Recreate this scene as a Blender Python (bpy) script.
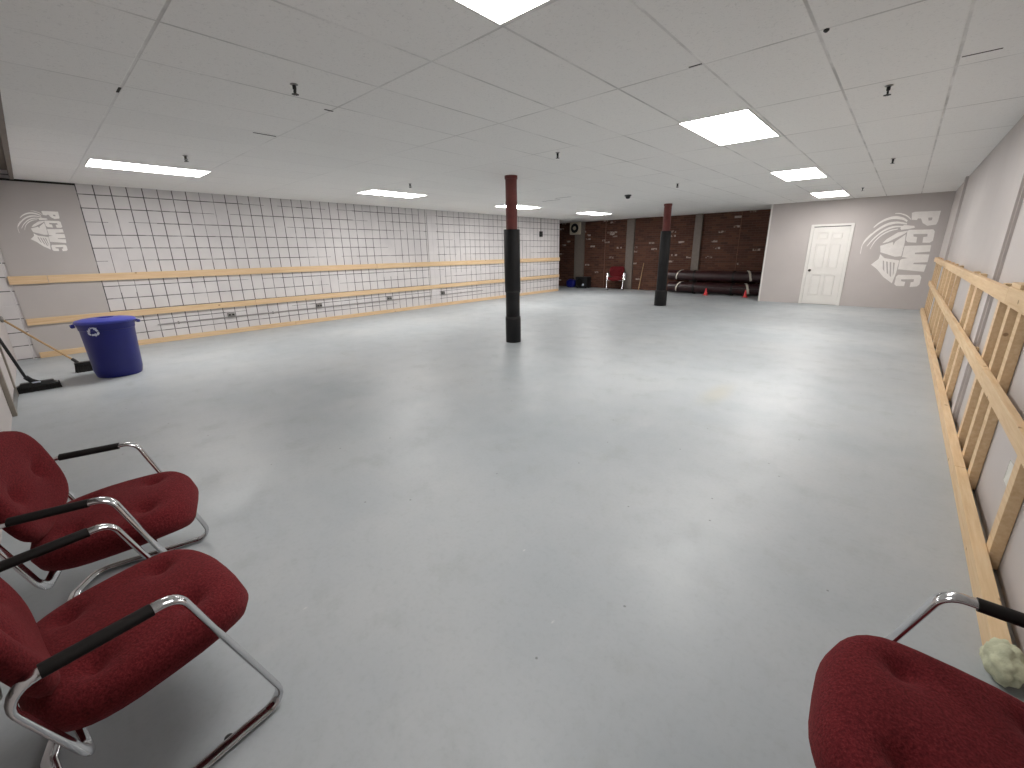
import bpy, bmesh, math, random
from mathutils import Vector, Matrix
random.seed(7)
C = bpy.context.scene
COL = C.collection
for o in list(bpy.data.objects): bpy.data.objects.remove(o)

# ------------------------------------------------------------------ camera
YAW, PITCH, ROLL, FPX, PCY = -0.736430, 0.283436, 0.016387, 420.99, 374.5
H_CAM = 1.45
def cam_setup():
    f = Vector((math.sin(YAW)*math.cos(PITCH), math.cos(YAW)*math.cos(PITCH), -math.sin(PITCH)))
    r = Vector((math.cos(YAW), -math.sin(YAW), 0)); d = f.cross(r)
    c, s = math.cos(ROLL), math.sin(ROLL)
    R = c*r + s*d; D = -s*r + c*d
    m = Matrix((R, -D, -f)).transposed().to_4x4()
    m.translation = (0, 0, H_CAM)
    cd = bpy.data.cameras.new('camera'); o = bpy.data.objects.new('camera', cd); COL.objects.link(o)
    o.matrix_world = m
    cd.sensor_fit = 'HORIZONTAL'; cd.sensor_width = 36.0; cd.lens = FPX/1024*36
    cd.shift_y = -(384-PCY)/1024
    cd.clip_start = 0.02; cd.clip_end = 100
    C.camera = o
cam_setup()
# ------------------------------------------------------------------ world and exposure
w = bpy.data.worlds.new('world'); C.world = w; w.use_nodes = True
w.node_tree.nodes['Background'].inputs[0].default_value = (0.6, 0.62, 0.65, 1)
w.node_tree.nodes['Background'].inputs[1].default_value = 0.02
C.view_settings.view_transform = 'Standard'; C.view_settings.look = 'None'
C.view_settings.gamma = 1; C.view_settings.use_curve_mapping = False
C.view_settings.exposure = 0.0
LAMP = 30.0            # emission of the ceiling light diffusers

# ------------------------------------------------------------------ node helper
def srgb(r, g, b):
    f = lambda c: (c/255/12.92) if c/255 <= .04045 else ((c/255+.055)/1.055)**2.4
    return (f(r), f(g), f(b), 1)
class NT:
    def __init__(s, name, rough=.5, metal=0, spec=.5):
        s.m = bpy.data.materials.new(name); s.m.use_nodes = True; s.t = s.m.node_tree
        s.b = s.t.nodes['Principled BSDF']; s.b.inputs['Roughness'].default_value = rough
        s.b.inputs['Metallic'].default_value = metal; s.b.inputs['Specular IOR Level'].default_value = spec
    def n(s, typ, **kw):
        x = s.t.nodes.new(typ)
        for k, v in kw.items(): setattr(x, k, v)
        return x
    def put(s, sock, v):
        if hasattr(v, 'is_linked') or isinstance(v, bpy.types.NodeSocket): s.t.links.new(v, sock)
        else: sock.default_value = v
    def pos(s):
        if not hasattr(s, '_p'): s._p = s.n('ShaderNodeTexCoord').outputs['Object']
        return s._p
    def xyz(s):
        if not hasattr(s, '_x'):
            q = s.n('ShaderNodeSeparateXYZ'); s.put(q.inputs[0], s.pos()); s._x = q.outputs
        return s._x
    def math(s, op, a, b=0.0, c=0.0, clamp=False):
        x = s.n('ShaderNodeMath', operation=op); x.use_clamp = clamp
        s.put(x.inputs[0], a); s.put(x.inputs[1], b); s.put(x.inputs[2], c); return x.outputs[0]
    def mix(s, f, a, b, blend='MIX'):
        x = s.n('ShaderNodeMix', data_type='RGBA', blend_type=blend); x.clamp_factor = True
        s.put(x.inputs['Factor'], f); s.put(x.inputs[6], a); s.put(x.inputs[7], b); return x.outputs[2]
    def noise(s, scale, detail=3, rough=.5, vec=None, dims='3D', stretch=None):
        x = s.n('ShaderNodeTexNoise', noise_dimensions=dims); x.inputs['Scale'].default_value = scale
        x.inputs['Detail'].default_value = detail; x.inputs['Roughness'].default_value = rough
        v = vec if vec is not None else s.pos()
        if stretch:
            mp = s.n('ShaderNodeMapping'); s.put(mp.inputs[0], v); mp.inputs['Scale'].default_value = stretch; v = mp.outputs[0]
        s.put(x.inputs['Vector'], v); return x.outputs[0]
    def ramp(s, v, stops, interp='LINEAR'):
        x = s.n('ShaderNodeValToRGB'); s.put(x.inputs[0], v); e = x.color_ramp.elements; x.color_ramp.interpolation = interp
        while len(e) < len(stops): e.new(.5)
        for el, (p, c) in zip(e, stops): el.position = p; el.color = c if len(c) == 4 else (*c, 1)
        return x.outputs[0]
    def step(s, v, lo, hi):   # smooth 0..1
        x = s.n('ShaderNodeMapRange', interpolation_type='SMOOTHSTEP'); s.put(x.inputs[0], v)
        x.inputs[1].default_value = lo; x.inputs[2].default_value = hi; return x.outputs[0]
    def white(s, vec):
        x = s.n('ShaderNodeTexWhiteNoise', noise_dimensions='3D'); s.put(x.inputs[0], vec); return x.outputs[0]
    def comb(s, a, b, c=0.0):
        x = s.n('ShaderNodeCombineXYZ'); s.put(x.inputs[0], a); s.put(x.inputs[1], b); s.put(x.inputs[2], c); return x.outputs[0]
    def color(s, v): s.put(s.b.inputs['Base Color'], v); return s
    def rough(s, v): s.put(s.b.inputs['Roughness'], v); return s
    def bump(s, hgt, strength=.3, dist=.01):
        x = s.n('ShaderNodeBump'); x.inputs['Strength'].default_value = strength; x.inputs['Distance'].default_value = dist
        s.put(x.inputs['Height'], hgt); s.t.links.new(x.outputs[0], s.b.inputs['Normal']); return s
    def edge(s, u, period, off, half):
        """0..1 mask of lines every `period` (offset off), half width `half`, and the cell number"""
        q = s.math('DIVIDE', s.math('SUBTRACT', u, off), period)
        fr = s.math('FRACT', q); d = s.math('SUBTRACT', .5, s.math('ABSOLUTE', s.math('SUBTRACT', fr, .5)))
        m = s.math('SUBTRACT', 1.0, s.step(s.math('MULTIPLY', d, period), half*.5, half*1.3))
        return m, s.math('FLOOR', q)
def simple(name, rgb, rough=.5, metal=0, spec=.5, var=.06, vs=14, bump=0, bs=60):
    t = NT(name, rough, metal, spec); c = srgb(*rgb)
    nz = t.noise(vs, 4, .6)
    lo = tuple(x*(1-var*2) for x in c[:3]) + (1,); hi = tuple(min(1, x*(1+var*2)) for x in c[:3]) + (1,)
    t.color(t.ramp(nz, [(.25, lo), (.75, hi)]))
    if bump: t.bump(t.noise(bs, 3), bump, .004)
    return t.m

# ------------------------------------------------------------------ mesh helpers
def link(name, me, parent=None, mat=None, loc=None):
    o = bpy.data.objects.new(name, me); COL.objects.link(o)
    if mat: me.materials.append(mat)
    if parent: o.parent = parent
    if loc: o.location = loc
    return o
def obj(name, bm, mat, parent=None, loc=None, smooth=None):
    bmesh.ops.recalc_face_normals(bm, faces=bm.faces)
    me = bpy.data.meshes.new(name); bm.to_mesh(me); bm.free()
    if smooth is not None:
        me.polygons.foreach_set('use_smooth', [True]*len(me.polygons))
        if smooth < 180: me.set_sharp_from_angle(angle=math.radians(smooth))
    return link(name, me, parent, mat, loc)
def box(bm, x0, x1, y0, y1, z0, z1, bev=0, M=None):
    r = bmesh.ops.create_cube(bm, size=1)['verts']
    for v in r:
        v.co = Vector((x0+(v.co.x+.5)*(x1-x0), y0+(v.co.y+.5)*(y1-y0), z0+(v.co.z+.5)*(z1-z0)))
    if bev:
        es = list({e for v in r for e in v.link_edges})
        g = bmesh.ops.bevel(bm, geom=es, offset=bev, segments=2, affect='EDGES', profile=.6)
        r = list(set(g['verts']) | {v for v in r if v.is_valid})
    if M:
        for v in r: v.co = M @ v.co
    return r
def BX(*a, **k):
    bm = bmesh.new(); box(bm, *a, **k); return bm
def lathe(bm, prof, seg=32, cx=0, cy=0, M=None):
    rings = []
    for r, z in prof:
        if r < 1e-6: rings.append([bm.verts.new((cx, cy, z))])
        else: rings.append([bm.verts.new((cx+r*math.cos(2*math.pi*i/seg), cy+r*math.sin(2*math.pi*i/seg), z)) for i in range(seg)])
    for a, b in zip(rings, rings[1:]):
        for i in range(seg):
            j = (i+1) % seg
            if len(a) == 1 and len(b) == 1: continue
            if len(a) == 1: bm.faces.new((a[0], b[j], b[i]))
            elif len(b) == 1: bm.faces.new((a[i], a[j], b[0]))
            else: bm.faces.new((a[i], a[j], b[j], b[i]))
    for rg in (rings[0], rings[-1]):
        if len(rg) > 1: bm.faces.new(rg)
    if M:
        for rg in rings:
            for v in rg: v.co = M @ v.co
def fillet(pts, rad, closed=False, n=7):
    pts = [Vector(p) for p in pts]; out = []; N = len(pts)
    for i, p in enumerate(pts):
        if not closed and i in (0, N-1): out.append(p); continue
        a, b = pts[i-1], pts[(i+1) % N]
        u, v = (a-p).normalized(), (b-p).normalized()
        r = rad[i] if isinstance(rad, (list, tuple)) else rad
        ang = u.angle(v)
        if r <= 0 or ang > 3.1: out.append(p); continue
        t = min(r/math.tan(ang/2), (a-p).length*.48, (b-p).length*.48); r = t*math.tan(ang/2)
        bis = (u+v).normalized(); c = p + bis*(r/math.sin(ang/2))
        s, e = p+u*t-c, p+v*t-c; tot = s.angle(e)
        for k in range(n+1):
            f = k/n; out.append(c + (s*math.sin((1-f)*tot)+e*math.sin(f*tot))/math.sin(tot))
    return out
def tube(bm, pts, rx, ry=None, seg=12, closed=False, up=None, cap=True):
    ry = ry or rx; pts = [Vector(p) for p in pts]; N = len(pts); rings = []; prev = None
    T = []
    for i in range(N):
        a = pts[i-1] if (i or closed) else pts[0]; b = pts[(i+1) % N] if (i < N-1 or closed) else pts[-1]
        T.append((b-a).normalized())
    for i in range(N):
        t = T[i]
        if prev is None:
            s = Vector(up) if up else (Vector((0, 0, 1)) if abs(t.z) < .9 else Vector((1, 0, 0)))
        else: s = T[i-1].rotation_difference(t) @ prev
        s = (s - t*s.dot(t)).normalized(); prev = s; q = t.cross(s)
        rings.append([bm.verts.new(pts[i] + s*rx*math.cos(2*math.pi*k/seg) + q*ry*math.sin(2*math.pi*k/seg)) for k in range(seg)])
    R = list(zip(rings, rings[1:])) + ([(rings[-1], rings[0])] if closed else [])
    for a, b in R:
        off = 0
        if closed and b is rings[0]:
            off = min(range(seg), key=lambda k: (a[0].co-b[k].co).length)
        for k in range(seg):
            j = (k+1) % seg; bm.faces.new((a[k], a[j], b[(j+off) % seg], b[(k+off) % seg]))
    if not closed and cap: bm.faces.new(rings[0]); bm.faces.new(rings[-1])
def poly_mesh(name, rings, mapf, mat, parent, thick=.0015):
    """flat painted shape with holes: rings in 2-D, filled, mapped on its surface"""
    cu = bpy.data.curves.new('outline', 'CURVE'); cu.dimensions = '2D'; cu.fill_mode = 'BOTH'; cu.extrude = thick/2
    for rg in rings:
        sp = cu.splines.new('POLY'); sp.points.add(len(rg)-1); sp.use_cyclic_u = True
        for p, (x, y) in zip(sp.points, rg): p.co = (x, y, 0, 1)
    tmp = bpy.data.objects.new('outline', cu); COL.objects.link(tmp)
    dg = bpy.context.evaluated_depsgraph_get(); me = bpy.data.meshes.new_from_object(tmp.evaluated_get(dg))
    bpy.data.objects.remove(tmp); bpy.data.curves.remove(cu); me.name = name
    for v in me.vertices: v.co = mapf(v.co.x, v.co.y, v.co.z+thick/2)
    me.materials.clear()
    return link(name, me, parent, mat)
def tag(o, label=None, cat=None, group=None, kind=None):
    if label: o['label'] = label
    if cat: o['category'] = cat
    if group: o['group'] = group
    if kind: o['kind'] = kind
    return o
def thing(name, loc, label, cat, group=None, rz=0, s=1):
    o = bpy.data.objects.new(name, None); COL.objects.link(o); o.location = loc; o.rotation_euler = (0, 0, rz)
    o.scale = (s, s, s); o.empty_display_size = .1
    return tag(o, label, cat, group)
def dup(root, loc, rz, label, group=None, s=1):
    r = root.copy(); COL.objects.link(r); r.location = loc; r.rotation_euler = (0, 0, rz); r.scale = (s, s, s); r['label'] = label
    if group: r['group'] = group
    for ch in list(root.children):
        c = ch.copy(); COL.objects.link(c); c.parent = r
        for g in list(ch.children):
            d = g.copy(); COL.objects.link(d); d.parent = c
    return r
def struct(name, bm, m, parent=None, smooth=None):
    o = obj(name, bm, m, parent, smooth=smooth)
    if not parent: o['kind'] = 'structure'
    return o
# ------------------------------------------------------------------ room dimensions
XL, XR, YN, YD, YB, HC = -9.612, 0.570, -0.42, 13.651, 15.24, 2.556
XA, YA, XJ = -12.0, 13.33, -2.88      # alcove west side, end of the block wall, corner of the door wall
Y0C = 0.13                             # the tiled ceiling starts here
# ------------------------------------------------------------------ setting materials
def m_floor():
    t = NT('painted_concrete_floor', .42, 0, .45)
    big = t.noise(.55, 5, .62); mid = t.noise(3.2, 6, .65); fine = t.noise(45, 3, .6)
    col = t.ramp(big, [(.3, srgb(158, 165, 169)), (.5, srgb(170, 175, 178)), (.72, srgb(180, 183, 184))])
    pat = t.step(mid, .52, .72)
    col = t.mix(t.math('MULTIPLY', pat, .45), col, srgb(158, 162, 162))
    scuff = t.step(t.noise(1.5, 8, .7, stretch=(1, .35, 1)), .60, .74)
    col = t.mix(t.math('MULTIPLY', scuff, .45), col, srgb(188, 191, 191))
    col = t.mix(t.math('MULTIPLY', t.step(t.noise(13, 5, .75), .5, .75), .22), col, srgb(150, 153, 153))
    x, y, z = t.xyz()
    # yellowish worn stain and a few loose light scuffs
    d = t.math('SQRT', t.math('ADD', t.math('POWER', t.math('DIVIDE', t.math('ADD', x, 1.2), .16), 2), t.math('POWER', t.math('DIVIDE', t.math('SUBTRACT', y, 4.5), .55), 2)))
    st = t.math('MULTIPLY', t.math('SUBTRACT', 1.0, t.step(t.math('ADD', d, t.math('MULTIPLY', mid, .8)), .5, 1.5)), .32)
    col = t.mix(st, col, srgb(176, 168, 138))
    v = t.n('ShaderNodeTexVoronoi', voronoi_dimensions='2D'); v.inputs['Scale'].default_value = 2.6; t.put(v.inputs['Vector'], t.pos())
    sp = t.math('SUBTRACT', 1.0, t.step(t.math('ADD', v.outputs[0], t.math('MULTIPLY', t.noise(30, 2), .02)), .018, .03))
    keep = t.math('GREATER_THAN', t.math('FRACT', t.math('MULTIPLY', v.outputs[1], 7.3)), .72)
    col = t.mix(t.math('MULTIPLY', t.math('MULTIPLY', sp, keep), .7), col, srgb(92, 94, 92))
    v2 = t.n('ShaderNodeTexVoronoi', voronoi_dimensions='2D'); v2.inputs['Scale'].default_value = 2.1; t.put(v2.inputs['Vector'], t.comb(t.math('MULTIPLY', x, 1.0), t.math('MULTIPLY', y, .45), 4.0))
    s2 = t.math('SUBTRACT', 1.0, t.step(t.math('ADD', v2.outputs[0], t.math('MULTIPLY', t.noise(18, 3), .05)), .022, .036))
    col = t.mix(t.math('MULTIPLY', t.math('MULTIPLY', s2, t.math('GREATER_THAN', t.math('FRACT', t.math('MULTIPLY', v2.outputs[1], 5.7)), .6)), .55), col, srgb(212, 212, 208))
    col = t.mix(t.math('MULTIPLY', t.step(fine, .45, .8), .12), col, srgb(120, 125, 127))
    t.color(col); t.rough(t.ramp(mid, [(.3, (.36,)*3), (.7, (.52,)*3)])); t.bump(t.noise(9, 5, .6), .06, .01)
    return t.m
def m_block():
    """white painted stack-bond block wall, joints picked out dark and patchy; y along, z up"""
    t = NT('white_painted_block_wall', .55, 0, .3)
    x, y, z = t.xyz()
    wob = t.math('MULTIPLY', t.math('SUBTRACT', t.noise(1.3, 2), .5), .012)
    hv, cy = t.edge(y, .198, .74, .0072); hz, cz = t.edge(t.math('ADD', z, wob), .2, .01, .0068)
    cell = t.comb(t.math('FLOOR', t.math('DIVIDE', t.math('ADD', y, t.math('MULTIPLY', cz, .37)), .62)), t.math('FLOOR', t.math('DIVIDE', t.math('SUBTRACT', z, -.09), .2)))
    keepz = t.math('GREATER_THAN', t.white(cell), .17)
    keepv = t.math('GREATER_THAN', t.white(t.comb(cy, t.math('FLOOR', t.math('DIVIDE', z, .9)), 3.0)), .1)
    j = t.math('MAXIMUM', t.math('MULTIPLY', hv, keepv), t.math('MULTIPLY', hz, keepz))
    j = t.math('MULTIPLY', j, t.ramp(t.noise(5, 4, .6), [(.3, (.45,)*3), (.5, (.95,)*3)]))
    # plain strip: painted pilaster and the coat near the far end, lighter joints
    pil = t.math('MULTIPLY', t.math('GREATER_THAN', y, 7.30), t.math('LESS_THAN', y, 7.62))
    j = t.math('MULTIPLY', j, t.math('SUBTRACT', 1.0, t.math('MULTIPLY', pil, .85)))
    j = t.math('MULTIPLY', j, t.math('SUBTRACT', 1.0, t.math('MULTIPLY', t.math('LESS_THAN', y, .5), hv)))
    base = t.ramp(t.noise(2.2, 4, .6), [(.3, srgb(206, 202, 202)), (.7, srgb(218, 214, 213))])
    base = t.mix(t.math('MULTIPLY', t.white(t.comb(cy, cz, 5.0)), .12), base, srgb(196, 190, 192))
    t.color(t.mix(j, base, srgb(50, 46, 46))); t.bump(t.math('SUBTRACT', 1.0, t.math('MAXIMUM', hv, hz)), .4, .004)
    return t.m
def m_brick():
    t = NT('dark_red_brick', .8, 0, .2)
    x, y, z = t.xyz()
    u = t.math('ADD', x, y)
    row = t.math('FLOOR', t.math('DIVIDE', z, .0715)); off = t.math('MULTIPLY', t.math('FRACT', t.math('MULTIPLY', row, .5)), .214)
    hz, _ = t.edge(z, .0715, 0, .0065); hv, cx = t.edge(t.math('ADD', u, off), .214, 0, .0055)
    rnd = t.white(t.comb(cx, row)); rnd2 = t.white(t.comb(cx, row, 9.0))
    col = t.ramp(rnd, [(0, srgb(82, 54, 45)), (.5, srgb(97, 63, 52)), (.8, srgb(110, 74, 58)), (1, srgb(74, 50, 43))])
    col = t.mix(t.math('MULTIPLY', t.noise(1.1, 4, .7), .55), col, srgb(72, 50, 42))
    col = t.mix(t.math('MULTIPLY', t.math('GREATER_THAN', rnd2, .955), t.step(t.noise(9, 3, .7), .42, .56)), col, srgb(176, 160, 150))
    col = t.mix(t.math('MULTIPLY', t.math('GREATER_THAN', t.noise(26, 4, .7), .68), .5), col, srgb(150, 120, 100))
    j = t.math('MAXIMUM', hz, hv)
    t.color(t.mix(t.math('MULTIPLY', j, .85), col, srgb(98, 80, 70))); t.bump(t.math('SUBTRACT', 1.0, j), .6, .006)
    return t.m
def m_ceiling():
    t = NT('painted_ceiling_tiles', .85, 0, .2)
    x, y, z = t.xyz()
    hx, cx = t.edge(x, .588, -1.145, .0085); hy, cy = t.edge(y, 1.205, .68, .0085)
    sag = t.white(t.comb(cx, cy))
    base = t.mix(t.math('MULTIPLY', sag, .22), srgb(240, 238, 235), srgb(226, 224, 222))
    pits = t.step(t.noise(55, 4, .8), .54, .72)
    base = t.mix(t.math('MULTIPLY', pits, .5), base, srgb(196, 194, 192))
    worm = t.step(t.noise(22, 5, .7), .62, .7); base = t.mix(t.math('MULTIPLY', worm, .3), base, srgb(205, 203, 200))
    pale = t.step(t.noise(.45, 2), .5, .62)
    j = t.math('MULTIPLY', t.math('MAXIMUM', hx, hy), t.ramp(t.noise(1.6, 4, .6), [(.36, (.04,)*3), (.66, (.8,)*3)]))
    j = t.math('MULTIPLY', j, t.math('ADD', .38, t.math('MULTIPLY', .62, t.step(x, -5.0, -2.2))))      # overpainted joints nearer the block wall
    line = t.mix(t.math('MULTIPLY', pale, .0), srgb(172, 169, 166), srgb(246, 244, 240))
    t.color(t.mix(j, base, line)); t.bump(t.math('SUBTRACT', t.math('SUBTRACT', 1.0, t.math('MAXIMUM', hx, hy)), t.math('MULTIPLY', pits, .3)), .5, .005)
    return t.m
def m_wood():
    t = NT('raw_pine_lumber', .6, 0, .25)
    info = t.n('ShaderNodeObjectInfo').outputs['Random']
    x, y, z = t.xyz()
    sh = t.math('MULTIPLY', info, 37.0)
    v = t.comb(t.math('ADD', x, sh), t.math('MULTIPLY', y, .06), z)
    g = t.noise(42, 4, .6, vec=v); g2 = t.noise(9, 3, .6, vec=v)
    col = t.ramp(g, [(.3, srgb(206, 174, 134)), (.55, srgb(221, 194, 156)), (.8, srgb(231, 209, 175))])
    col = t.mix(t.math('MULTIPLY', g2, .4), col, srgb(212, 180, 138))
    vor = t.n('ShaderNodeTexVoronoi'); vor.inputs['Scale'].default_value = 6.5; t.put(vor.inputs['Vector'], t.comb(t.math('ADD', x, sh), t.math('MULTIPLY', y, .7), z))
    kn = t.math('SUBTRACT', 1.0, t.step(vor.outputs[0], .05, .1)); kp = t.math('GREATER_THAN', t.math('FRACT', t.math('MULTIPLY', vor.outputs[1], 5.1)), .62)
    col = t.mix(t.math('MULTIPLY', t.math('MULTIPLY', kn, kp), .8), col, srgb(122, 84, 52))
    col = t.mix(t.math('MULTIPLY', info, .25), col, srgb(222, 186, 152))
    t.color(col); t.bump(g, .15, .002); return t.m
def m_wool():
    t = NT('maroon_wool_upholstery', .95, 0, .1)
    n1 = t.noise(160, 3, .7); n2 = t.noise(34, 3, .6)
    col = t.ramp(n1, [(.3, srgb(66, 20, 23)), (.5, srgb(98, 31, 35)), (.75, srgb(128, 48, 51))])
    col = t.mix(t.math('MULTIPLY', n2, .35), col, srgb(70, 23, 26))
    t.color(col); t.bump(t.math('ADD', n1, t.math('MULTIPLY', n2, .6)), .7, .004)
    t.b.inputs['Sheen Weight'].default_value = .25; t.b.inputs['Sheen Roughness'].default_value = .5
    t.b.inputs['Sheen Tint'].default_value = srgb(190, 110, 110); return t.m
def m_wallpaint(name, rgb, lo):
    t = NT(name, .6, 0, .3)
    c = t.ramp(t.noise(1.4, 4, .6), [(.3, srgb(*lo)), (.7, srgb(*rgb))])
    c = t.mix(t.math('MULTIPLY', t.step(t.noise(7, 5, .7), .62, .78), .12), c, srgb(*[v-18 for v in lo]))
    t.color(c); t.bump(t.noise(60, 3), .08, .002); return t.m
M = {}
M['floor'] = m_floor(); M['block'] = m_block(); M['brick'] = m_brick(); M['ceil'] = m_ceiling(); M['wood'] = m_wood(); M['wool'] = m_wool()
M['gray'] = m_wallpaint('warm_gray_wall_paint', (196, 189, 186), (190, 183, 180))
M['panelgray'] = m_wallpaint('gray_panel_paint', (187, 181, 178), (181, 175, 172))
M['white_paint'] = simple('white_gloss_paint', (228, 225, 220), .35, var=.02, vs=3)
M['logo'] = simple('white_stencil_paint', (242, 238, 234), .6, var=.03, vs=8)
M['chrome'] = simple('chrome_tube', (206, 206, 208), .16, 1.0, var=.04, vs=6)
M['steel'] = simple('satin_steel', (150, 148, 145), .35, 1.0, var=.05)
M['pad_black'] = simple('black_rubber_sleeve', (20, 17, 16), .6, spec=.2, var=.1, vs=30)
M['black'] = simple('black_plastic', (26, 26, 27), .45, var=.1)
M['dark'] = simple('dark_gap', (40, 36, 34), .9, var=.1)
M['blackvinyl'] = simple('black_vinyl_wrap', (16, 16, 18), .5, spec=.3, var=.15, vs=6, bump=.25, bs=14)
M['redoxide'] = simple('red_oxide_steel_paint', (104, 44, 40), .5, var=.12, vs=9)
M['blue'] = simple('blue_plastic', (16, 22, 108), .38, var=.05, vs=5)
M['bluelid'] = simple('blue_plastic_lid', (44, 52, 146), .4, var=.05, vs=5)
M['whitemark'] = simple('white_print', (205, 210, 225), .5, var=.02)
M['broomwood'] = simple('varnished_broom_handle', (176, 146, 104), .45, var=.1)
M['bristle'] = simple('dark_bristles', (36, 34, 32), .9, var=.2, vs=80, bump=.6, bs=200)
M['maroon_mat'] = simple('maroon_vinyl_mat', (46, 20, 22), .38, var=.1, vs=4)
M['matedge'] = simple('white_mat_edge', (214, 208, 196), .5, var=.05)
M['strap'] = simple('black_strap', (24, 22, 22), .6)
M['cone'] = simple('orange_red_cone', (226, 62, 66), .5, var=.04)
M['pilaster'] = simple('gray_pilaster_paint_and_recess_shade', (116, 106, 98), .6, var=.07)
M['doorgray'] = simple('gray_door_paint', (150, 142, 132), .55, var=.05)
M['foam'] = simple('pale_green_foam', (190, 192, 164), .9, var=.12, vs=22, bump=.8, bs=40)
M['conduit'] = simple('painted_conduit', (150, 146, 144), .5, var=.06)
M['rustpipe'] = simple('rusty_brown_conduit', (120, 82, 66), .6, var=.1)
M['fanwhite'] = simple('cream_fan_housing', (206, 196, 176), .5)
M['troffer'] = simple('white_troffer_frame', (214, 212, 208), .5, var=.02)
M['knob'] = simple('dark_bronze_knob', (70, 62, 56), .35, .8)
M['tape'] = simple('white_paper_tape', (216, 214, 206), .7)
def m_lamp(k=1.0):
    m = bpy.data.materials.new('lit_diffuser'); m.use_nodes = True; nt = m.node_tree; nt.nodes.clear()
    e = nt.nodes.new('ShaderNodeEmission'); e.inputs[0].default_value = (1.0, .975, .95, 1); e.inputs[1].default_value = LAMP*k
    o = nt.nodes.new('ShaderNodeOutputMaterial'); nt.links.new(e.outputs[0], o.inputs[0]); return m
M['lamp'] = m_lamp()

# ------------------------------------------------------------------ the room
struct('floor', BX(XA, XR+.6, YN-.2, YB+.2, -.12, 0), M['floor'])
bm = BX(XL-.2, XR+.6, Y0C, YB+.2, HC, HC+.02); box(bm, XA, XL-.2, YA, YB+.2, HC, HC+.02)
ceil = struct('ceiling', bm, M['ceil'])
bm = BX(XL-.2, XR+.6, YN-.2, Y0C-.04, HC+.11, HC+.13)
box(bm, XL, XR+.4, Y0C-.04, Y0C, HC-.012, HC+.12)                         # drop edge of the tiled ceiling
struct('ceiling_1', bm, M['pilaster'])  # recess and its edge get a darker gray, shade put into the colour
bm = bmesh.new()
for gx, gy, lx, ly in [(-4.72, 1.77, .02, .2), (-4.2, .675, .13, .016), (.13, 4.11, .17, .014), (-1.19, 3.075, .08, .014), (-3.62, 1.87, .02, .07), (-6.2, 8.25, .5, .02), (-5.7, 8.02, .4, .02)]:
    box(bm, gx-lx/2, gx+lx/2, gy-ly/2, gy+ly/2, HC-.0015, HC+.001)
obj('tile_gap', bm, M['dark'], ceil)
struct('wall_left', BX(XL-.2, XL, YN-.2, YA, 0, HC+.13), M['block'])
struct('wall_near', BX(XL-.2, XR+.6, YN-.2, YN, 0, HC+.13), M['gray'])
bm = BX(XR, XR+.6, 1.70, YD+.1, 0, HC+.13); box(bm, XR+.4, XR+.6, YN-.2, 1.70, 0, HC+.13)      # set back beside the chair
struct('wall_right', bm, M['gray'])
bm = BX(XJ, XR+.2, YD, YD+.12, 0, HC); box(bm, XJ, XJ+.12, YD+.12, YB, 0, HC)
struct('wall_door', bm, M['gray'])
struct('wall_far', BX(XA, XR, YB, YB+.2, 0, HC), M['brick'])
bm = BX(XA-.2, XA, YA-.2, YB+.2, 0, HC); box(bm, XA, XL-.2, YA-.2, YA, 0, HC)
struct('wall_alcove', bm, M['brick'])
# gray plaster panel at the near end of the block wall and a dark strip coloured as the shadow gap above it
struct('trim_1', BX(XL, XL+.012, -.215, .731, .015, HC-.03), M['panelgray'])
struct('trim_2', BX(XL, XL+.02, -.40, .74, HC-.03, HC-.002), M['dark'])
# pilasters on the brick wall, ribs on the right wall
for i, (a, b) in enumerate([(-10.16, -9.72), (-7.86, -7.56), (-5.40, -5.16)]):
    struct('trim_%d' % (3+i), BX(a, b, YB-.09, YB, 0, HC, bev=.008), M['pilaster'])
for i, (a, b) in enumerate([(4.97, 5.12), (10.95, 11.15)]):
    bm = BX(XR-.035, XR+.01, a, b, 0, HC, bev=.004)
    struct('trim_%d' % (6+i), bm, M['gray'])
    s_ = struct('trim_%d' % (8+i), BX(XR-.018, XR, a-.018, a, 0, HC), M['gray'])
struct('trim_10', BX(XJ-.012, XJ+.03, YD-.01, YD+.03, 0, HC, bev=.004), M['white_paint'])
# painted pilaster strip in the block wall
struct('trim_11', BX(XL-.01, XL+.02, 7.32, 7.60, .1, HC), M['block'])

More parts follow.
